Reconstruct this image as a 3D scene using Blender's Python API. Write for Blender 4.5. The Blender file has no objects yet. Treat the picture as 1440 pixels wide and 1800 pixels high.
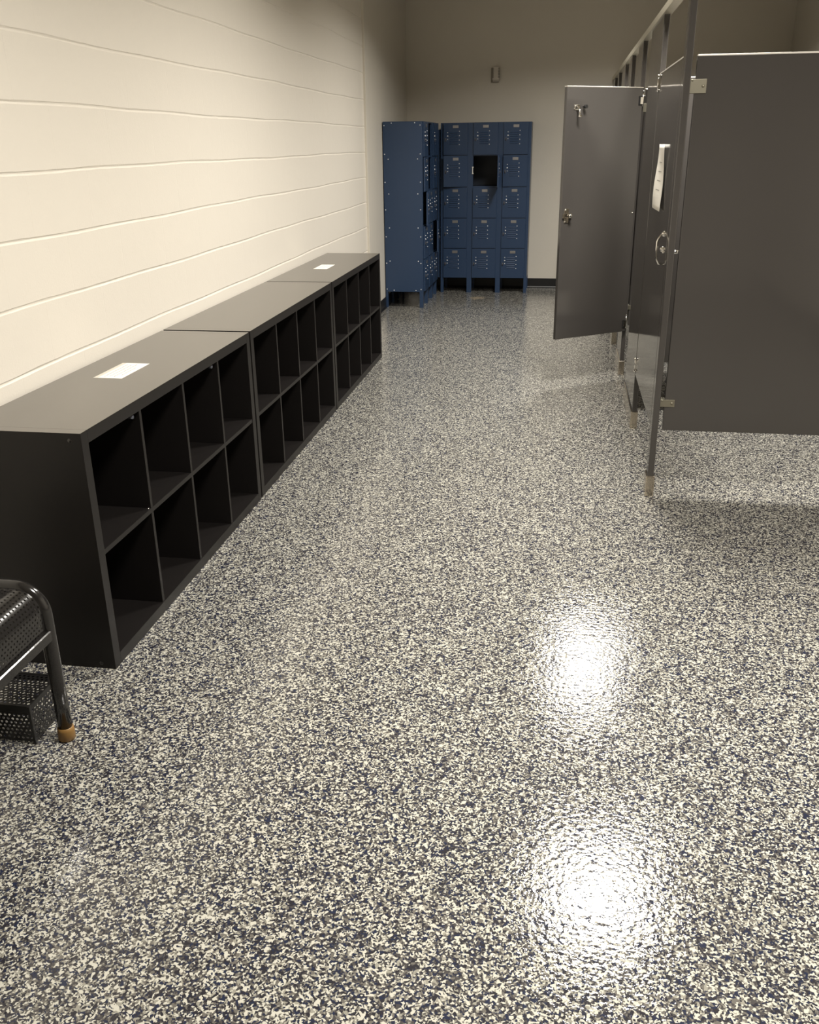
import bpy, bmesh, math, random
from mathutils import Vector, Matrix
random.seed(7)
PI = math.pi
C = bpy.context.scene.collection
scn = bpy.context.scene

# ------------------------------------------------------------------ camera
CAM = (1.6966, -2.2497, 1.4939)
YAW, PITCH, ROLL, FPX = 0.16474, 0.38442, -0.01304, 1604.05
cy, sy = math.cos(YAW), math.sin(YAW); cp, sp = math.cos(PITCH), math.sin(PITCH)
fw = Vector((-sy*cp, cy*cp, -sp)); rt = Vector((cy, sy, 0)); up = rt.cross(fw)
cr, sr = math.cos(ROLL), math.sin(ROLL)
rt, up = cr*rt + sr*up, -sr*rt + cr*up
cam = bpy.data.cameras.new('camera'); co = bpy.data.objects.new('camera', cam); C.objects.link(co)
co.matrix_world = Matrix(((rt.x, up.x, -fw.x, CAM[0]), (rt.y, up.y, -fw.y, CAM[1]), (rt.z, up.z, -fw.z, CAM[2]), (0, 0, 0, 1)))
cam.sensor_fit = 'HORIZONTAL'; cam.sensor_width = 36.0; cam.lens = FPX/1440*36.0
cam.shift_x = 2.76/1440; cam.clip_start = 0.02
scn.camera = co

# ------------------------------------------------------------------ world, exposure, lamps
CEIL = 3.05
w = bpy.data.worlds.new('world'); scn.world = w; w.use_nodes = True
w.node_tree.nodes['Background'].inputs[0].default_value = (1, .95, .88, 1)
w.node_tree.nodes['Background'].inputs[1].default_value = 0.04
scn.view_settings.view_transform = 'Standard'; scn.view_settings.look = 'None'
scn.view_settings.gamma = 1.0; scn.view_settings.use_curve_mapping = False
scn.view_settings.exposure = 0.28
LAMPS = [(2.13, 2.42, 105), (2.11, 5.20, 84), (2.13, -0.35, 88)]
LAMP_SPREAD = 147
for lx, ly, pw in LAMPS:
    l = bpy.data.lights.new('troffer_lamp', 'AREA'); l.shape = 'SQUARE'; l.size = 0.56
    l.energy = pw; l.color = (1.0, 0.955, 0.88); l.spread = math.radians(LAMP_SPREAD)
    o = bpy.data.objects.new('troffer_lamp', l); o.location = (lx, ly, CEIL-.012); C.objects.link(o)

# ------------------------------------------------------------------ materials
def newmat(name):
    m = bpy.data.materials.new(name); m.use_nodes = True
    return m, m.node_tree, m.node_tree.nodes['Principled BSDF']
def N(nt, t, **kw):
    n = nt.nodes.new(t)
    for k, v in kw.items(): setattr(n, k, v)
    return n
def L(nt, a, b): nt.links.new(a, b)
def simple(name, col, rough=.5, metal=0, spec=.5, bump=0, bscale=40, var=0, coat=0, coatr=.1):
    m, nt, p = newmat(name)
    p.inputs['Base Color'].default_value = (*col, 1)
    p.inputs['Roughness'].default_value = rough; p.inputs['Metallic'].default_value = metal
    p.inputs['Specular IOR Level'].default_value = spec
    p.inputs['Coat Weight'].default_value = coat; p.inputs['Coat Roughness'].default_value = coatr
    tc = N(nt, 'ShaderNodeTexCoord')
    nz = N(nt, 'ShaderNodeTexNoise'); nz.inputs['Scale'].default_value = bscale; nz.inputs['Detail'].default_value = 3
    L(nt, tc.outputs['Object'], nz.inputs['Vector'])
    if bump:
        b = N(nt, 'ShaderNodeBump'); b.inputs['Strength'].default_value = 1; b.inputs['Distance'].default_value = bump
        L(nt, nz.outputs['Fac'], b.inputs['Height']); L(nt, b.outputs['Normal'], p.inputs['Normal'])
    if var:
        mx = N(nt, 'ShaderNodeMix', data_type='RGBA')
        mx.inputs['A'].default_value = (*[c*(1-var) for c in col], 1); mx.inputs['B'].default_value = (*[min(1, c*(1+var)) for c in col], 1)
        n2 = N(nt, 'ShaderNodeTexNoise'); n2.inputs['Scale'].default_value = 3; n2.inputs['Detail'].default_value = 4
        L(nt, tc.outputs['Object'], n2.inputs['Vector'])
        L(nt, n2.outputs['Fac'], mx.inputs['Factor']); L(nt, mx.outputs['Result'], p.inputs['Base Color'])
    return m

def floor_mat():
    m, nt, p = newmat('flake_epoxy')
    tc = N(nt, 'ShaderNodeTexCoord')
    nd = N(nt, 'ShaderNodeTexNoise'); nd.inputs['Scale'].default_value = 90; nd.inputs['Detail'].default_value = 1
    L(nt, tc.outputs['Object'], nd.inputs['Vector'])
    sub = N(nt, 'ShaderNodeVectorMath', operation='SUBTRACT'); sub.inputs[1].default_value = (.5, .5, .5)
    L(nt, nd.outputs['Color'], sub.inputs[0])
    sc = N(nt, 'ShaderNodeVectorMath', operation='SCALE'); sc.inputs['Scale'].default_value = 0.008
    L(nt, sub.outputs[0], sc.inputs[0])
    ad = N(nt, 'ShaderNodeVectorMath', operation='ADD'); L(nt, tc.outputs['Object'], ad.inputs[0]); L(nt, sc.outputs[0], ad.inputs[1])
    def flakes(scale, off, stops):
        of = N(nt, 'ShaderNodeVectorMath', operation='ADD'); of.inputs[1].default_value = off
        L(nt, ad.outputs[0], of.inputs[0])
        v = N(nt, 'ShaderNodeTexVoronoi'); v.voronoi_dimensions = '2D'; v.inputs['Scale'].default_value = scale
        L(nt, of.outputs[0], v.inputs['Vector'])
        s = N(nt, 'ShaderNodeSeparateColor'); L(nt, v.outputs['Color'], s.inputs[0])
        r = N(nt, 'ShaderNodeValToRGB'); r.color_ramp.interpolation = 'CONSTANT'
        e = r.color_ramp.elements
        e[0].position = 0; e[0].color = (*stops[0][1], 1); e[1].position = stops[1][0]; e[1].color = (*stops[1][1], 1)
        for pos, c in stops[2:]:
            k = e.new(pos); k.color = (*c, 1)
        L(nt, s.outputs[0], r.inputs[0])
        return r, s, v
    pal = [(0, (.011, .016, .040)), (.17, (.017, .016, .022)), (.37, (.052, .048, .048)), (.51, (.125, .116, .102)), (.63, (.26, .25, .21)), (.75, (.50, .485, .42))]
    ra, sa, va = flakes(158, (0, 0, 0), pal)
    rb, sb, vb = flakes(280, (3.1, 1.7, 0), pal)
    gt = N(nt, 'ShaderNodeMath', operation='GREATER_THAN'); gt.inputs[1].default_value = .5
    L(nt, sb.outputs[1], gt.inputs[0])
    mx = N(nt, 'ShaderNodeMix', data_type='RGBA')
    L(nt, gt.outputs[0], mx.inputs['Factor']); L(nt, ra.outputs[0], mx.inputs['A']); L(nt, rb.outputs[0], mx.inputs['B'])
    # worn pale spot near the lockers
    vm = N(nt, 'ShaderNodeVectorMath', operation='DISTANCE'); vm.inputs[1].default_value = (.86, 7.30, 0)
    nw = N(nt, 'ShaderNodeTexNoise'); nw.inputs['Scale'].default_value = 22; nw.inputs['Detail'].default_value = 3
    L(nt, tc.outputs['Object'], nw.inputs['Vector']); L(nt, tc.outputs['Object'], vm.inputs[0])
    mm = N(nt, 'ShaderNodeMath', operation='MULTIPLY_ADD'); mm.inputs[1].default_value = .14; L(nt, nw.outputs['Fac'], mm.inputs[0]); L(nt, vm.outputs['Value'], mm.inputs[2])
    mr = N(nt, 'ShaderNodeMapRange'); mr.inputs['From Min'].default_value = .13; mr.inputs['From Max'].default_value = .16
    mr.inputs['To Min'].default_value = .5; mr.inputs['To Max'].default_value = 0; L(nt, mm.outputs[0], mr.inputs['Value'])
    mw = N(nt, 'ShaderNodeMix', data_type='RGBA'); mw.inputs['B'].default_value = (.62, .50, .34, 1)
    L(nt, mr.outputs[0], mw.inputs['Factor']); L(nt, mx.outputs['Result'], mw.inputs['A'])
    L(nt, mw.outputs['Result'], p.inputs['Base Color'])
    p.inputs['Roughness'].default_value = .6; p.inputs['Specular IOR Level'].default_value = .08
    p.inputs['Coat Weight'].default_value = 1.0; p.inputs['Coat Roughness'].default_value = .07; p.inputs['Coat IOR'].default_value = 1.5
    nb = N(nt, 'ShaderNodeTexNoise'); nb.inputs['Scale'].default_value = 75; nb.inputs['Detail'].default_value = 2
    L(nt, tc.outputs['Object'], nb.inputs['Vector'])
    b = N(nt, 'ShaderNodeBump'); b.inputs['Strength'].default_value = 1; b.inputs['Distance'].default_value = .0010
    L(nt, nb.outputs['Fac'], b.inputs['Height']); L(nt, b.outputs['Normal'], p.inputs['Coat Normal']); L(nt, b.outputs['Normal'], p.inputs['Normal'])
    return m

def block_wall_mat():
    m, nt, p = newmat('painted_block')
    tc = N(nt, 'ShaderNodeTexCoord')
    n1 = N(nt, 'ShaderNodeTexNoise'); n1.inputs['Scale'].default_value = 140; n1.inputs['Detail'].default_value = 4
    L(nt, tc.outputs['Object'], n1.inputs['Vector'])
    n2 = N(nt, 'ShaderNodeTexNoise'); n2.inputs['Scale'].default_value = 9; n2.inputs['Detail'].default_value = 4
    L(nt, tc.outputs['Object'], n2.inputs['Vector'])
    # faint head joints every 0.4064 m, staggered by course
    sx = N(nt, 'ShaderNodeSeparateXYZ'); L(nt, tc.outputs['Object'], sx.inputs[0])
    cb = N(nt, 'ShaderNodeCombineXYZ'); L(nt, sx.outputs['Y'], cb.inputs['X']); L(nt, sx.outputs['Z'], cb.inputs['Y'])
    br = N(nt, 'ShaderNodeTexBrick'); br.inputs['Scale'].default_value = 1; br.inputs['Brick Width'].default_value = .4064
    br.inputs['Row Height'].default_value = .2032; br.inputs['Mortar Size'].default_value = .004; br.inputs['Mortar Smooth'].default_value = 1
    L(nt, cb.outputs[0], br.inputs['Vector'])
    a1 = N(nt, 'ShaderNodeMath', operation='MULTIPLY'); a1.inputs[1].default_value = .0005; L(nt, n1.outputs['Fac'], a1.inputs[0])
    a2 = N(nt, 'ShaderNodeMath', operation='MULTIPLY_ADD'); a2.inputs[1].default_value = .0016; L(nt, n2.outputs['Fac'], a2.inputs[0]); L(nt, a1.outputs[0], a2.inputs[2])
    a3 = N(nt, 'ShaderNodeMath', operation='MULTIPLY_ADD'); a3.inputs[1].default_value = -.0004; L(nt, br.outputs['Fac'], a3.inputs[0]); L(nt, a2.outputs[0], a3.inputs[2])
    b = N(nt, 'ShaderNodeBump'); b.inputs['Strength'].default_value = 1; b.inputs['Distance'].default_value = 1
    L(nt, a3.outputs[0], b.inputs['Height']); L(nt, b.outputs['Normal'], p.inputs['Normal'])
    p.inputs['Base Color'].default_value = (.77, .72, .635, 1); p.inputs['Roughness'].default_value = .38
    p.inputs['Specular IOR Level'].default_value = .4
    return m

M = dict(
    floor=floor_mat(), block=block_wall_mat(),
    wall=simple('smooth_wall_paint', (.66, .618, .54), .45, bump=.0006, bscale=60, var=.02),
    ceiling=simple('ceiling_tile', (.62, .58, .50), .9, bump=.001, bscale=120),
    base=simple('black_cove_base', (.012, .012, .013), .35),
    laminate=simple('black_brown_laminate', (.0095, .0082, .0078), .38, bump=.0001, bscale=300, var=.08, spec=.28),
    top=simple('black_brown_top_sheen', (.026, .019, .0105), .28, bump=.00006, bscale=300, var=.08, spec=.7, coat=.62, coatr=.22),  # same laminate, lightened for upward faces; the wall's reflection is put into its colour
    laminate_in=simple('black_brown_backing', (.008, .007, .0065), .6),
    paper=simple('white_paper', (.86, .83, .76), .6, var=.02),
    ink=simple('grey_print', (.40, .38, .35), .7),
    blue=simple('blue_locker_enamel', (.023, .047, .100), .33, bump=.0002, bscale=30, var=.06),
    darkin=simple('locker_inside', (.010, .016, .030), .5),
    chrome=simple('chrome', (.82, .80, .76), .14, metal=1),
    plate=simple('aluminium_plate', (.36, .35, .35), .38, metal=.9),
    steel=simple('stainless_shoe', (.62, .56, .47), .16, metal=1, bump=.0003, bscale=15),
    hasp=simple('worn_hasp', (.12, .13, .16), .35, metal=.6),
    rivet_glint=simple('glint_white_rivet', (.80, .80, .82), .30, metal=.35, spec=.8),  # near-white colour stands in for lamp glints on the rivets
    rail=simple('anodised_rail', (.62, .58, .47), .38, metal=.85),
    part=simple('grey_partition_enamel', (.060, .055, .051), .085, bump=.0012, bscale=3.0, var=.04, spec=.6),
    edge=simple('top_edge_highlight', (.85, .82, .76), .42, metal=.8),  # lamp highlight on polished top edges, put into this pale colour
    black=simple('black_powder_coat', (.014, .013, .0125), .13, bump=.0002, bscale=80, spec=.6),
    rubber=simple('black_rubber', (.01, .01, .01), .6),
    bracket=simple('brushed_bracket', (.30, .28, .22), .4, metal=.8),
    matt=simple('matt_black_mesh', (.007, .0065, .0065), .3),
    foot=simple('amber_rubber_foot', (.24, .13, .035), .45),
    sensor=simple('beige_plastic', (.62, .57, .50), .5),
    dark=simple('dark_slot', (.03, .025, .02), .8),
    white=simple('white_metal', (.75, .73, .68), .4),
)

# ------------------------------------------------------------------ helpers
def add_box(bm, x0, x1, y0, y1, z0, z1):
    vs = [bm.verts.new((x, y, z)) for x in (x0, x1) for y in (y0, y1) for z in (z0, z1)]
    for f in ((0, 1, 3, 2), (4, 6, 7, 5), (0, 4, 5, 1), (2, 3, 7, 6), (0, 2, 6, 4), (1, 5, 7, 3)):
        bm.faces.new([vs[i] for i in f])
def bx(*boxes):
    bm = bmesh.new()
    for b in boxes: add_box(bm, *b)
    return bm
def add_tube(bm, pts, r, seg=14, cap=True):
    pts = [Vector(p) for p in pts]; rings = []
    r = r if isinstance(r, (list, tuple)) else [r]*len(pts)
    prev = None
    for i, p in enumerate(pts):
        t = (pts[min(i+1, len(pts)-1)]-pts[max(i-1, 0)]).normalized()
        if prev is None:
            a = Vector((0, 0, 1)) if abs(t.z) < .9 else Vector((1, 0, 0))
            u = t.cross(a).normalized()
        else:
            u = (prev - t*prev.dot(t)).normalized()
        prev = u; v = t.cross(u)
        rings.append([bm.verts.new(p+r[i]*(math.cos(2*PI*k/seg)*u+math.sin(2*PI*k/seg)*v)) for k in range(seg)])
    for a, b in zip(rings, rings[1:]):
        for k in range(seg):
            f = bm.faces.new((a[k], a[(k+1) % seg], b[(k+1) % seg], b[k])); f.smooth = True
    if cap:
        bm.faces.new(rings[0][::-1]); bm.faces.new(rings[-1])
def add_dome(bm, c, n, r, h):
    c = Vector(c); n = Vector(n).normalized(); a = Vector((0, 0, 1)) if abs(n.z) < .9 else Vector((1, 0, 0))
    u = n.cross(a).normalized(); v = n.cross(u); prev = None
    for j in range(4):
        th = j/4*PI/2; rr = r*math.cos(th); hh = h*math.sin(th)
        ring = [bm.verts.new(c+n*hh+rr*(math.cos(2*PI*k/12)*u+math.sin(2*PI*k/12)*v)) for k in range(12)]
        if prev:
            for k in range(12):
                f = bm.faces.new((prev[k], prev[(k+1) % 12], ring[(k+1) % 12], ring[k])); f.smooth = True
        prev = ring
    top = bm.verts.new(c+n*h)
    for k in range(12):
        f = bm.faces.new((prev[k], prev[(k+1) % 12], top)); f.smooth = True
def obj(name, bm, mat, parent=None, bevel=0, loc=None, rot=None, segs=2):
    me = bpy.data.meshes.new(name); bmesh.ops.recalc_face_normals(bm, faces=bm.faces); bm.to_mesh(me); bm.free()
    me.materials.append(M[mat] if isinstance(mat, str) else mat)
    o = bpy.data.objects.new(name, me); C.objects.link(o)
    if parent: o.parent = parent
    if loc: o.location = loc
    if rot: o.rotation_euler = rot
    if bevel:
        b = o.modifiers.new('bevel', 'BEVEL'); b.width = bevel; b.segments = segs; b.limit_method = 'ANGLE'
    return o
def tag(o, label, cat, group=None):
    o['label'] = label; o['category'] = cat
    if group: o['group'] = group
    return o
def thing(name, label, cat, loc=(0, 0, 0), rotz=0, group=None):
    o = bpy.data.objects.new(name, None); C.objects.link(o); o.empty_display_size = .1
    o.location = loc; o.rotation_euler = (0, 0, rotz)
    return tag(o, label, cat, group)
def struct(name, bm, mat, bevel=0):
    o = obj(name, bm, mat, bevel=bevel); o['kind'] = 'structure'; return o
def dup_tree(o, parent=None):
    c = o.copy(); C.objects.link(c)
    if parent: c.parent = parent
    for ch in list(o.children): dup_tree(ch, c)
    return c

# ------------------------------------------------------------------ room shell
RX, BY, FY = 3.80, 8.08, -5.0
JY = 5.965                                     # where the block wall gives way to smooth furred wall
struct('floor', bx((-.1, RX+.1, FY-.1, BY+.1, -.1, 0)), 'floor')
struct('ceiling', bx((-.1, RX+.1, FY-.1, BY+.1, CEIL, CEIL+.1)), 'ceiling')
def block_wall():
    bm = bmesh.new(); prof = [(0, 0)]
    n = 1
    while n*.2032 < CEIL:
        z = n*.2032
        prof += [(0, z-.0065), (-.0022, z-.0035), (-.0032, z), (-.0022, z+.0035), (0, z+.0065)]
        n += 1
    prof = [p for p in prof if p[1] < CEIL] + [(0, CEIL)]
    ys = [FY-.1+i*(JY-FY+.1)/220 for i in range(221)]
    rows = []
    rnd = random.Random(3)
    for j, y in enumerate(ys):
        col = []
        for i, (x, z) in enumerate(prof):
            jz = (rnd.random()-.5)*.0035 if x < -.0003 or (0 < i < len(prof)-1) else 0
            k = (i-1)//5
            wob = .003*math.sin(y*2.1+k*1.7)+.0016*math.sin(y*7.3+k)
            col.append(bm.verts.new((x, y, z+(wob+jz*.5 if 0 < i < len(prof)-1 else 0))))
        rows.append(col)
    for a, b in zip(rows, rows[1:]):
        for i in range(len(prof)-1):
            f = bm.faces.new((a[i], b[i], b[i+1], a[i+1]))
    back = [[bm.verts.new((-.1, y, z)) for z in (0, CEIL)] for y in (ys[0], ys[-1])]
    bm.faces.new((back[0][0], back[0][1], back[1][1], back[1][0]))
    return bm
struct('wall_left', block_wall(), 'block')
struct('trim_1', bx((-.1, .020, JY, BY, 0, CEIL)), 'wall', .003)         # smooth furred stretch of the left wall
struct('wall_back', bx((-.1, RX+.1, BY, BY+.1, 0, CEIL)), 'wall')
struct('wall_right', bx((RX, RX+.1, FY-.1, BY, 0, CEIL)), 'wall')
struct('wall_front', bx((-.1, RX+.1, FY-.1, FY, 0, CEIL)), 'wall')
def cove(x0, y0, x1, y1, nx, ny):
    bm = bmesh.new(); prof = [(0, 0), (.018, 0), (.011, .006), (.007, .016), (.006, .096), (.003, .10), (0, .10)]
    a = [bm.verts.new((x0+nx*d, y0+ny*d, z)) for d, z in prof]; b = [bm.verts.new((x1+nx*d, y1+ny*d, z)) for d, z in prof]
    n = len(prof)
    for i in range(n): bm.faces.new((a[i], b[i], b[(i+1) % n], a[(i+1) % n]))
    bm.faces.new(a); bm.faces.new(b[::-1]); return bm
struct('baseboard_back', cove(.021, BY, RX, BY, 0, -1), 'base')
bmL = cove(0.001, 4.47, 0.001, JY, 1, 0); b2 = cove(.021, JY, .021, BY, 1, 0)
tmp = bpy.data.meshes.new('t'); b2.to_mesh(tmp); b2.free(); bmL.from_mesh(tmp)
struct('baseboard_left', bmL, 'base')
struct('baseboard_right', cove(RX, FY, RX, BY, -1, 0), 'base')

# ------------------------------------------------------------------ cube shelves
SH, SD, SL = .757, .3905, 1.468
T, TI = .038, .016
def make_shelf(label):
    t = thing('cube_shelf', label, 'shelf', group='low cube shelves along the block wall')
    b = .0006
    def upward_sheen(o):                                     # lighter laminate copy with painted-in sheen, upward faces only
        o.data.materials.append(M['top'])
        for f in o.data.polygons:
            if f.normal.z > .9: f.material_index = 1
    upward_sheen(obj('top_panel', bx((0, SD, T, SL-T, SH-T, SH)), 'laminate', t, b))
    obj('bottom_panel', bx((0, SD, T, SL-T, 0, T)), 'laminate', t, b)
    for y0, y1 in ((0, T), (SL-T, SL)):
        upward_sheen(obj('side_panel', bx((0, SD, y0, y1, 0, SH)), 'laminate', t, b))
    zc = SH/2
    obj('middle_shelf', bx((.004, SD-.002, T, SL-T, zc-TI/2, zc+TI/2)), 'laminate', t, .0008)
    obj('back_panel', bx((.002, .005, T, SL-T, T, SH-T)), 'laminate_in', t)
    w = (SL-2*T-3*TI)/4
    for k in range(3):
        y0 = T+(k+1)*w+k*TI
        for z0, z1 in ((T, zc-TI/2), (zc+TI/2, SH-T)):
            obj('divider', bx((.006, SD-.003, y0, y0+TI, z0, z1)), 'laminate', t, .0006)
    return t
YS = [0.0, SL+.021, 2*SL+.036]; XS = [.0134, .0115, .0118]
labels = ['black-brown cube shelf nearest the bench, with the larger white notice on its top',
          'middle black-brown cube shelf, nothing lying on its top',
          'farthest black-brown cube shelf, next to the blue lockers, small notice on top']
for x, y, lb in zip(XS, YS, labels):
    t = make_shelf(lb); t.location = (x, y, 0)
    if y == 0:
        for (py, pz) in ((.027, SH-.016),):
            pass
        for px_, pz_ in ((.355, SH-.022), (.345, .017)):
            bm = bmesh.new(); add_dome(bm, (px_, 0.0008, pz_), (0, -1, 0), .007, .0022); obj('screw', bm, 'black', t)
        for py_ in (.335, 1.03):
            bm = bmesh.new(); add_dome(bm, (SD-.006, py_, SH-T-.010), (1, 0, 0), .007, .002); add_tube(bm, [(SD-.02, py_, SH-T-.010), (SD-.006, py_, SH-T-.010)], .007, 12)
            obj('cam_lock', bm, 'hasp', t)
        bm = bmesh.new(); add_dome(bm, (SD-.012, .372, SH/2+TI/2), (0, 0, 1), .0035, .002); obj('screw', bm, 'chrome', t)

def notice(label, x0, x1, y0, y1, z, lines, band):
    t = thing('paper_notice', label, 'paper', (0, 0, 0))
    obj('sheet', bx((x0, x1, y0, y1, z, z+.0006)), 'paper', t)
    if band: obj('clear_tape', bx((x0, x0+.016, y0+.002, y1-.002, z+.0006, z+.0008)), simple('taped_margin', (.60, .57, .50), .3), t)
    bm = bmesh.new(); rnd = random.Random(int(y0*100)+5)
    n = len(lines)
    for i, (a, b) in enumerate(lines):
        xc = x0+(x1-x0)*(.30+.5*i/max(1, n-1)); y = y0+(y1-y0)*a
        while y < y0+(y1-y0)*b:
            wl = rnd.uniform(.006, .02); add_box(bm, xc-.0018, xc+.0018, y, min(y+wl, y0+(y1-y0)*b), z+.0006, z+.0009); y += wl+.005
    obj('printed_text', bm, 'ink', t)
notice('white printed notice taped on the nearest cube shelf top', .127, .231, .622, .851, SH, [(.1, .9), (.12, .85), (.1, .9), (.2, .7)], True)
notice('small white notice on the farthest cube shelf top', .144, .233, 3.536, 3.762, SH, [(.15, .85), (.2, .8), (.3, .7)], False)

# ------------------------------------------------------------------ lockers
LW, LH, LD = .912, 1.674, .366
CW = LW/3; LEG = .152; RH = (LH-LEG)/5
DW, DH, DT = .246, RH-.006, .016
RIV = {}
def rivet(parent, loc, n, sc, mat):
    k = (n, mat)
    if k not in RIV:
        bm = bmesh.new(); add_dome(bm, (0, 0, 0), n, .0052, .0045); o = obj('rivet', bm, mat); RIV[k] = o.data
    else:
        o = bpy.data.objects.new('rivet', RIV[k]); C.objects.link(o)
    o.parent = parent; o.location = loc; o.scale = (sc, sc, sc); return o
def locker_door(parent, xl, z0, ang=0, hinge='R', slot=0):
    """door in bank-local space: bank front is at y=0 facing -y; xl = left edge of door"""
    hx = xl+DW if hinge == 'R' else xl
    s = -1 if hinge == 'R' else 1
    X = lambda d: (d-DW) if hinge == 'R' else d            # d from left edge -> local x about hinge
    bm = bmesh.new()
    add_box(bm, X(0), X(DW), -DT, -.001, 0, DH)
    for i in range(6):                                      # pressed louvres
        z = DH*.72-i*.0205
        x0, x1 = X(.062), X(.150)
        v = [bm.verts.new(p) for p in ((x0, -DT-.0002, z), (x1, -DT-.0002, z), (x1, -DT-.0055, z-.008), (x0, -DT-.0055, z-.008), (x0, -DT-.0002, z-.0105), (x1, -DT-.0002, z-.0105))]
        bm.faces.new((v[0], v[1], v[2], v[3])); bm.faces.new((v[3], v[2], v[5], v[4])); bm.faces.new((v[0], v[3], v[4])); bm.faces.new((v[1], v[5], v[2]))
    d = obj('door', bm, 'blue', parent, .0012, loc=(hx, 0, z0), rot=(0, 0, s*-ang if hinge == 'R' else -ang))
    d.rotation_euler = (0, 0, ang if hinge == 'R' else -ang)
    obj('number_plate', bx((X(.094), X(.152), -DT-.0025, -DT, DH-.046, DH-.020)), 'plate', d, .001)
    for xo, zo in ((.042, .088), (.042, .120), (.042, .150), (.160, .076), (.160, .117), (.160, .158), (.160, .200)):
        rivet(d, (X(xo), -DT, DH-zo), (0, -1, 0), 1.45 if (xo < .1 and zo == .12) else 1, 'rivet_glint')
    bm = bmesh.new(); add_box(bm, X(.012), X(.030), -DT-.004, -DT, DH-.168, DH-.138); add_tube(bm, [(X(.021), -DT-.004, DH-.142), (X(.021), -DT-.016, DH-.148), (X(.021), -DT-.016, DH-.160), (X(.021), -DT-.004, DH-.166)], .003, 8)
    obj('hasp', bm, 'hasp', d)
    return d
def locker_bank(label, loc, rotz, spec):
    t = thing('locker_bank', label, 'locker', loc, rotz, 'blue box lockers in the far corner')
    s = .0025
    obj('side_panel', bx((0, s, 0, LD, LEG, LH)), 'blue', t)
    obj('side_panel', bx((LW-s, LW, 0, LD, LEG, LH)), 'blue', t)
    obj('top_panel', bx((-.001, LW+.001, -.002, LD, LH-.002, LH+.001)), 'blue', t, .001)
    obj('back_panel', bx((s, LW-s, LD-s, LD, LEG, LH-.002)), 'darkin', t)
    # face frame: mullions, header and sill
    fr = bmesh.new(); e = (CW-DW)/2
    for xa, xb in ((s, e), (CW-e, CW+e), (2*CW-e, 2*CW+e), (LW-e, LW-s)): add_box(fr, xa, xb, -.001, .018, LEG, LH-.002)
    for k in range(3):
        add_box(fr, k*CW+e, (k+1)*CW-e, -.001, .018, LH-.010, LH-.002); add_box(fr, k*CW+e, (k+1)*CW-e, -.001, .018, LEG, LEG+.012)
        for q in range(1, 5): add_box(fr, k*CW+e, (k+1)*CW-e, .0005, .018, LEG+q*RH-.008, LEG+q*RH+.008)
    obj('face_frame', fr, 'blue', t)
    for k in range(2): obj('partition', bx(((k+1)*CW-.0012, (k+1)*CW+.0012, .018, LD-s, LEG, LH-.002)), 'darkin', t)
    for r in range(5): obj('compartment_shelf', bx((s, LW-s, .003, LD-s, LEG+r*RH+.002, LEG+r*RH+.0035)), 'darkin', t)
    for xa, xb in ((0, .03), (CW-.025, CW+.025), (2*CW-.025, 2*CW+.025), (LW-.03, LW)):
        for y0, y1 in ((-.001, .02), (LD-.02, LD)):
            bm = bmesh.new()
            add_box(bm, xa, xb, y0, y0+.003 if y0 < .1 else y1, 0, LEG)
            if y0 < .1: add_box(bm, xa, xa+.003, y0+.003, .035, 0, LEG); add_box(bm, xb-.003, xb, y0+.003, .035, 0, LEG)
            obj('leg', bm, 'blue', t)
    for c in range(3):
        for r in range(5):                                  # r = 0 is the top row
            sp_ = spec.get((c, r), (0, 'R'))
            if sp_ is None: continue
            z0 = LEG+(4-r)*RH+.003
            locker_door(t, c*CW+e, z0, math.radians(sp_[0]), sp_[1])
    pos = [(y, .175+i*.2445) for i in range(7) for y in (.020, LD-.012)]        # rivets of the left side panel
    pos += [(y, .44+i*.305) for i in range(4) for y in (.045, LD-.045)]
    pos += [(y, z) for z in (.164, LH-.012) for y in (.07, LD-.08)]
    for y, z in pos: rivet(t, (0, y, z), (-1, 0, 0), 1, 'rivet_glint')
    return t
spec_back = {(0, 1): (9, 'R'), (1, 1): (94, 'R'), (2, 1): (3, 'R'), (0, 0): (2, 'R')}
bank = locker_bank('blue locker bank of fifteen doors against the back wall, one compartment open', (.435, 7.678, 0), 0, spec_back)
bm = bx((CW+.020, CW+.028, -.012, -.001, LEG+3*RH+.13, LEG+3*RH+.19), (CW+.018, CW+.034, -.014, -.001, LEG+3*RH+.185, LEG+3*RH+.195), (CW+.018, CW+.034, -.014, -.001, LEG+3*RH+.125, LEG+3*RH+.135))
obj('latch_strike', bm, 'white', bank)
obj('corner_filler', bx((-.034, -.001, .030, .034, LEG, LH-.06)), 'blue', bank)
spec_side = {(1, 0): (172, 'R'), (1, 1): (174, 'R'), (0, 2): (7, 'R'), (2, 3): (10, 'R'), (0, 1): (1, 'R')}
locker_bank('blue locker bank standing sideways against the left wall, plain riveted side showing', (.394, 6.653, 0), PI/2-.011, spec_side)

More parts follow.
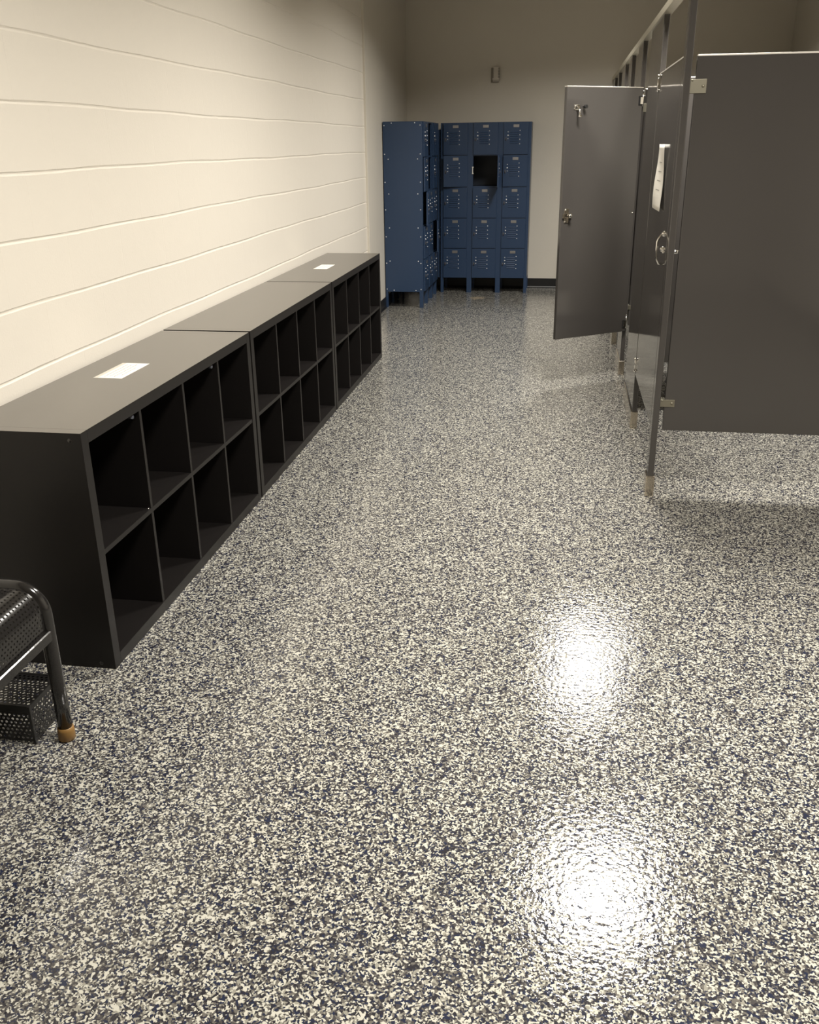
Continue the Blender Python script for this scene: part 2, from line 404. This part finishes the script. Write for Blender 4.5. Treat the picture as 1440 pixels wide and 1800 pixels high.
# ------------------------------------------------------------------ toilet partition
P = 2.1266; PT = .027
ZD0, ZD1, ZP = .305, 1.79, 2.05
fr = thing('toilet_partition', 'dark grey metal stall partition frame along the right side', 'partition')
pil = [(1.722, 1.797), (2.783, 3.46), (4.058, 4.46), (5.085, 5.30), (5.90, 6.26), (6.88, 7.02), (7.60, 8.06)]
for y0, y1 in pil:
    o = obj('pilaster', bx((P, P+PT, y0, y1, .060, ZP)), 'part', fr, .003)
    s = bmesh.new()
    a = .006
    add_box(s, P-a, P+PT+a, y0-a, y1+a, 0, .098)
    obj('shoe', s, 'steel', o, .004)
def rail_bm(y0, y1):
    bm = bmesh.new(); pr = [(-.008, 2.045), (PT+.008, 2.045), (PT+.008, 2.078), (PT*.5+.006, 2.088), (PT*.5-.006, 2.088), (-.008, 2.078)]
    a = [bm.verts.new((P+x, y0, z)) for x, z in pr]; b = [bm.verts.new((P+x, y1, z)) for x, z in pr]
    for i in range(6): bm.faces.new((a[i], b[i], b[(i+1) % 6], a[(i+1) % 6]))
    bm.faces.new(a); bm.faces.new(b[::-1]); return bm
obj('head_rail', rail_bm(1.70, 8.075), 'rail', fr, .002)
for k, yc in enumerate([1.757, 3.12, 4.26, 5.20, 6.08, 6.96]):
    xa = P+PT+.020
    d = obj('divider_panel', bx((xa, RX-.02, yc-.0125, yc+.0125, ZD0, ZD1)), 'part', fr, .003)
    obj('highlight_strip', bx((xa, RX-.02, yc-.0135, yc+.0135, ZD1-.004, ZD1+.002)), 'edge', d, .001)
    for zc, h in ((1.682, .050), (.428, .032)):
        bm = bx((xa-.0205, xa+.042, yc-.0165, yc-.0127, zc-h/2, zc+h/2), (xa-.0205, xa+.042, yc+.0127, yc+.0165, zc-h/2, zc+h/2), (xa-.0205, xa-.017, yc-.022, yc+.022, zc-h/2, zc+h/2))
        add_dome(bm, (xa+.030, yc-.0165, zc), (0, -1, 0), .006, .004)
        add_dome(bm, (xa-.012, yc-.0165, zc+h/2-.004), (0, -1, 0), .004, .003)
        obj('bracket', bm, 'bracket', d, .0008)
    for zc in (1.2,):
        pass

def hinge_bits(t, z):
    bm = bmesh.new()
    add_tube(bm, [(-.003, .008, z-.03), (-.003, .008, z+.03)], .005, 10)
    add_dome(bm, (-.003, .008, z+.03), (0, 0, 1), .0075, .006); add_dome(bm, (-.003, .008, z-.03), (0, 0, -1), .0075, .006)
    return bm
def stall_door(label, yh, width, ang, detail=True, out=1):
    """hinge at far side yh, closed leaf runs towards -y; +x local is the stall side"""
    t = thing('stall_door', label, 'door', (P+PT/2, yh, ZD0), -ang)
    H = ZD1-ZD0
    obj('leaf', bx((-.0125, .0125, -width, -.004, 0, H)), 'part', t, .003)
    obj('highlight_strip', bx((-.0133, .0133, -width, -.004, H-.004, H+.0015)), 'edge', t, .001)
    return t
H = ZD1-ZD0
# closed door nearest the camera
t = stall_door('closed dark grey stall door with a paper notice taped on it', 2.776, .966, 0)
for z, r in ((H-.045, 1), (.055, 1)):
    bm = bmesh.new(); x = -.0175
    add_tube(bm, [(x, -.0, z-.030), (x, -.0, z+.035)], .0042, 10)
    for zz, s_ in ((z-.030, -1), (z+.035, 1)): add_dome(bm, (x, 0, zz), (0, 0, s_), .0085, .007)
    add_box(bm, x-.001, -.0125, -.012, -.002, z-.02, z+.025)
    obj('hinge', bm, 'chrome', t)
zc = 1.055-ZD0; yy = -(2.776-1.945)
bm = bmesh.new()
xo = -.0125
add_tube(bm, [(xo, yy, zc+.064), (xo-.010, yy, zc+.060), (xo-.021, yy, zc+.042), (xo-.025, yy, zc+.030), (xo-.025, yy, zc-.030), (xo-.021, yy, zc-.042), (xo-.012, yy, zc-.060), (xo, yy, zc-.062)], .0048, 10)
add_dome(bm, (xo, yy-.004, zc+.064), (-1, 0, 0), .012, .010)
add_dome(bm, (xo, yy, zc), (-1, 0, 0), .012, .012)
add_dome(bm, (xo, yy-.03, zc-.008), (-1, 0, 0), .006, .006)
obj('pull_handle', bm, 'chrome', t)
bm = bx((.0125, .018, -.955, -.885, zc-.022, zc+.022)); add_tube(bm, [(.018, -.93, zc), (.040, -.93, zc)], .008, 12)
obj('slide_latch', bm, 'chrome', t)
# open door
t = stall_door('open dark grey stall door swung outward, showing coat hook and latch', 4.044, .574, math.radians(53.6))
bm = bx((.0125, .0150, -.520, -.482, H-.128, H-.098))
add_tube(bm, [(.015, -.500, H-.113), (.040, -.500, H-.120), (.050, -.500, H-.150), (.040, -.500, H-.168), (.062, -.500, H-.160)], .0055, 10)
add_tube(bm, [(.015, -.500, H-.113), (.034, -.500, H-.108)], .009, 10)
obj('coat_hook', bm, 'chrome', t)
bm = bmesh.new(); add_tube(bm, [(.0125, -.452, H-.110), (.030, -.452, H-.110)], .004, 8); add_tube(bm, [(.030, -.452, H-.110), (.046, -.452, H-.110)], .010, 14)
obj('bumper', bm, 'rubber', t)
zc = 1.065-ZD0
bm = bx((.0125, .0160, -.552, -.520, zc-.042, zc+.042)); add_box(bm, .016, .022, -.566, -.500, zc-.014, zc+.014)
obj('slide_latch', bm, 'steel', t, .001)
bm = bmesh.new(); add_tube(bm, [(.022, -.522, zc), (.040, -.522, zc)], [.010, .008], 14); add_dome(bm, (.040, -.522, zc), (1, 0, 0), .013, .008)
add_dome(bm, (.016, -.546, zc+.034), (1, 0, 0), .006, .004); add_dome(bm, (.016, -.546, zc-.034), (1, 0, 0), .006, .004)
obj('latch_knob', bm, 'chrome', t)
for z in (H-.075, .05):
    bm = bx((.0125, .0155, -.034, -.006, z-.026, z+.026)); obj('hinge_plate', bm, 'rubber', t)
    bm = bx((.0155, .020, -.026, -.006, z-.018, z+.020)); add_tube(bm, [(.010, 0, z-.03), (.010, 0, z+.055)], .0045, 10); add_dome(bm, (.010, 0, z+.055), (0, 0, 1), .008, .006)
    obj('hinge', bm, 'chrome', t)
bm = bmesh.new(); add_dome(bm, (.0125, -.02, H*.51), (1, 0, 0), .006, .006); obj('door_stop', bm, 'chrome', t)
# closed doors beyond
for yh, wd, lb in ((5.075, .605, 'closed dark grey stall door just beyond the open one'), (5.89, .580, 'closed dark grey stall door, third beyond the notice door'),
                   (6.87, .60, 'closed dark grey stall door, second from the back wall'), (7.59, .56, 'closed dark grey stall door nearest the back wall')):
    stall_door(lb, yh, wd, 0)

# notice taped to the closed door, slightly curled away from it
bm = bmesh.new(); ny, nz = 10, 16; g = []
y0, y1, z0, z1 = 2.412, 2.130, 1.197, 1.474
for j in range(nz+1):
    row = []
    for i in range(ny+1):
        u, v = i/ny, j/nz
        bend = .005+.004*math.sin(PI*v)*(1-u)+.009*(1-v)**2*(1-u)+.003*math.sin(6*v+u*2)
        row.append(bm.verts.new((P-.0015-bend, y0+(y1-y0)*u, z0+(z1-z0)*v)))
    g.append(row)
for j in range(nz):
    for i in range(ny):
        f = bm.faces.new((g[j][i], g[j][i+1], g[j+1][i+1], g[j+1][i])); f.smooth = True
t = thing('door_notice', 'white paper sheet taped to the closed grey stall door', 'paper')
o = obj('sheet', bm, 'paper', t); so = o.modifiers.new('solid', 'SOLIDIFY'); so.thickness = .0005
for k in range(4):
    v = .30+.14*k; bm = bmesh.new(); lo = []; hi = []
    for q in range(7):
        u = .3+.4*q/6
        bend = .005+.004*math.sin(PI*v)*(1-u)+.009*(1-v)**2*(1-u)+.003*math.sin(6*v+u*2)
        x, y, z = P-.0015-bend-.0012, y0+(y1-y0)*u, z0+(z1-z0)*v
        lo.append(bm.verts.new((x, y, z))); hi.append(bm.verts.new((x, y, z+.004)))
    for q in range(6): bm.faces.new((lo[q], lo[q+1], hi[q+1], hi[q]))
    obj('printed_line', bm, 'ink', t)

# ------------------------------------------------------------------ perforated metal
def perforated(fn, W, Hh, pitch=.0122, hole=.0036, margin=.0):
    """hexagonal cells with round holes mapped through fn(u, v) -> xyz; u in 0..W, v in 0..Hh"""
    bm = bmesh.new(); cache = {}
    R = pitch/math.sqrt(3); dx = pitch; dy = 1.5*R
    def V(u, v):
        k = (round(u*2e4), round(v*2e4))
        if k not in cache:
            cache[k] = bm.verts.new(fn(min(max(u, 0), W), min(max(v, 0), Hh)))
        return cache[k]
    nr = int(Hh/dy)+2; nc = int(W/dx)+2
    for j in range(nr):
        for i in range(nc):
            cu = i*dx+(dx/2 if j % 2 else 0); cv = j*dy
            outer = []
            for k in range(6):
                a = PI/6+k*PI/3; b = PI/6+(k+1)*PI/3
                p = (cu+R*math.cos(a), cv+R*math.sin(a)); q = (cu+R*math.cos(b), cv+R*math.sin(b))
                outer += [p, ((p[0]+q[0])/2, (p[1]+q[1])/2)]
            if cu < hole*1.6 or cu > W-hole*1.6 or cv < hole*1.6 or cv > Hh-hole*1.6:
                vs = []
                for p in outer:
                    x = V(*p)
                    if x not in vs: vs.append(x)
                try:
                    if len(vs) > 2: f = bm.faces.new(vs); f.smooth = True
                except ValueError: pass
                continue
            inn = [V(cu+hole*math.cos(PI/6+k*PI/6), cv+hole*math.sin(PI/6+k*PI/6)) for k in range(12)]
            out = [V(*p) for p in outer]
            for k in range(12):
                try:
                    f = bm.faces.new((out[k], out[(k+1) % 12], inn[(k+1) % 12], inn[k])); f.smooth = True
                except ValueError: pass
    # drop degenerate faces
    bmesh.ops.dissolve_degenerate(bm, dist=1e-5, edges=bm.edges)
    return bm

# bench -------------------------------------------------------------
BX0, BX1 = .055, .432; YE = -.352; BL = 1.25; ZT = .457; RC = .075
bench = thing('perforated_bench', 'black perforated metal bench with curved tube frame at the lower left', 'bench', (0, 0, 0))
def arch(y, r=.019):
    pts = [(BX1, y, .03), (BX1, y, .2), (BX1, y, ZT-RC)]
    for k in range(1, 13):
        a = k/12*PI/2; pts.append((BX1-RC+RC*math.cos(a), y, ZT-RC+RC*math.sin(a)))
    pts.append(((BX0+BX1)/2, y, ZT))
    for k in range(0, 13):
        a = PI/2+k/12*PI/2; pts.append((BX0+RC+RC*math.cos(a), y, ZT-RC+RC*math.sin(a)))
    pts += [(BX0, y, .2), (BX0, y, .03)]
    bm = bmesh.new(); add_tube(bm, pts, r, 20); return bm
for y in (YE, YE-BL):
    f_ = obj('tube_frame', arch(y), 'black', bench)
    for x in (BX0, BX1):
        bm = bmesh.new(); add_tube(bm, [(x, y, 0), (x, y, .004), (x, y, .030), (x, y, .040), (x, y, .041)], [.019, .0225, .0225, .021, .018], 20)
        obj('foot_cap', bm, 'foot', f_)
for x0, sg in ((BX1-.004, 1), (BX0+.004, -1)):
    pr = [(0, .314), (.020, .314)]+[(.020, .3395), (.0170, .342)]+[(0, .342)]
    bm = bmesh.new()
    ra = [bm.verts.new((x0+sg*px, YE-.012, pz)) for px, pz in pr]; rc = [bm.verts.new((x0+sg*px, YE-BL+.019, pz)) for px, pz in pr]
    n = len(pr)
    for k in range(n):
        f = bm.faces.new((ra[k], rc[k], rc[(k+1) % n], ra[(k+1) % n]))
    bm.faces.new(ra); bm.faces.new(rc[::-1])
    obj('side_rail', bm, 'black', bench)
rs = RC-.004
x1s, x0s, zt = BX1+.004, BX0-.004, ZT+.004
segs = []
h1 = zt-rs-.335; arc = rs*PI/2; flat = (x1s-rs)-(x0s+rs)
TOT = 2*h1+2*arc+flat
def seatmap(v, u):
    y = YE-.017-v
    if u < h1: return (x1s, y, .335+u)
    u -= h1
    if u < arc: a = u/rs; return (x1s-rs+rs*math.cos(a), y, zt-rs+rs*math.sin(a))
    u -= arc
    if u < flat: return (x1s-rs-u, y, zt)
    u -= flat
    if u < arc: a = PI/2+u/rs; return (x0s+rs+rs*math.cos(a), y, zt-rs+rs*math.sin(a))
    u -= arc
    return (x0s, y, zt-rs-u)
o = obj('seat', perforated(seatmap, BL-.034, TOT, .0133, .0029), 'black', bench)
so = o.modifiers.new('solid', 'SOLIDIFY'); so.thickness = .0012; so.offset = 0; es = o.modifiers.new('split', 'EDGE_SPLIT'); es.split_angle = math.radians(40)

# perforated box on the floor --------------------------------------
bxo = thing('perforated_box', 'low black perforated metal box on the floor under the bench end', 'box', (0, 0, 0))
X0, X1, Y0, Y1, ZB = .105, .358, -.386, -.236, .118
def plate(name, fn, W, Hh):
    o = obj(name, perforated(fn, W, Hh, .0133, .0040), 'matt', bxo); s_ = o.modifiers.new('solid', 'SOLIDIFY'); s_.thickness = .0010; s_.offset = 0; es = o.modifiers.new('split', 'EDGE_SPLIT'); es.split_angle = math.radians(40)
plate('top_plate', lambda u, v: (X0+u, Y0+v, ZB), X1-X0, Y1-Y0)
plate('front_plate', lambda u, v: (X0+u, Y0, .006+v), X1-X0, ZB-.024)
plate('end_plate', lambda u, v: (X1, Y0+u, .006+v), Y1-Y0, ZB-.012)
plate('end_plate', lambda u, v: (X0, Y0+u, .006+v), Y1-Y0, ZB-.012)
rb = bx((X0-.002, X1+.002, Y0-.002, Y0+.002, ZB-.020, ZB+.001), (X0-.002, X1+.002, Y1-.002, Y1+.004, ZB-.020, ZB+.003))
for x in (X0, X1):
    for y in (Y0, Y1): add_box(rb, x-.004, x+.004, y-.004, y+.004, 0, ZB)
for x in (X0, X1): add_box(rb, x-.002, x+.002, Y0, Y1, ZB-.014, ZB+.001)
obj('box_frame', rb, 'matt', bxo, .001)

# ------------------------------------------------------------------ wall sensor
s = thing('wall_sensor', 'small beige vented sensor box high on the back wall above the lockers', 'sensor', (.953, BY, 2.075))
obj('mounting_plate', bx((-.052, .030, -.006, 0, -.020, .118)), simple('sensor_backplate', (.30, .26, .21), .6), s, .002)
bm = bx((-.036, .036, -.042, -.006, 0, .128)); obj('cover', bm, 'sensor', s, .006)
bm = bmesh.new()
for k in range(9):
    z = .024+k*.0105
    add_box(bm, -.0368, -.022, -.0425, -.012, z, z+.0045); add_box(bm, .020, .0368, -.0425, -.012, z, z+.0045)
obj('vent_slots', bm, 'dark', s)
obj('lower_lip', bx((-.034, .032, -.044, -.008, -.012, -.002)), 'sensor', s, .003)

# ------------------------------------------------------------------ ceiling lights
lbl = ['square recessed ceiling light over the middle of the stall row', 'square recessed ceiling light nearest the lockers', 'square recessed ceiling light above the bench end of the room']
for (lx, ly, pw), lb in zip(LAMPS, lbl):
    t = thing('ceiling_light', lb, 'light', (lx, ly, CEIL), group='square ceiling lights')
    obj('frame', bx((-.305, .305, -.305, -.285, -.010, 0), (-.305, .305, .285, .305, -.010, 0), (-.305, -.285, -.285, .285, -.010, 0), (.285, .305, -.285, .285, -.010, 0)), 'white', t, .002)
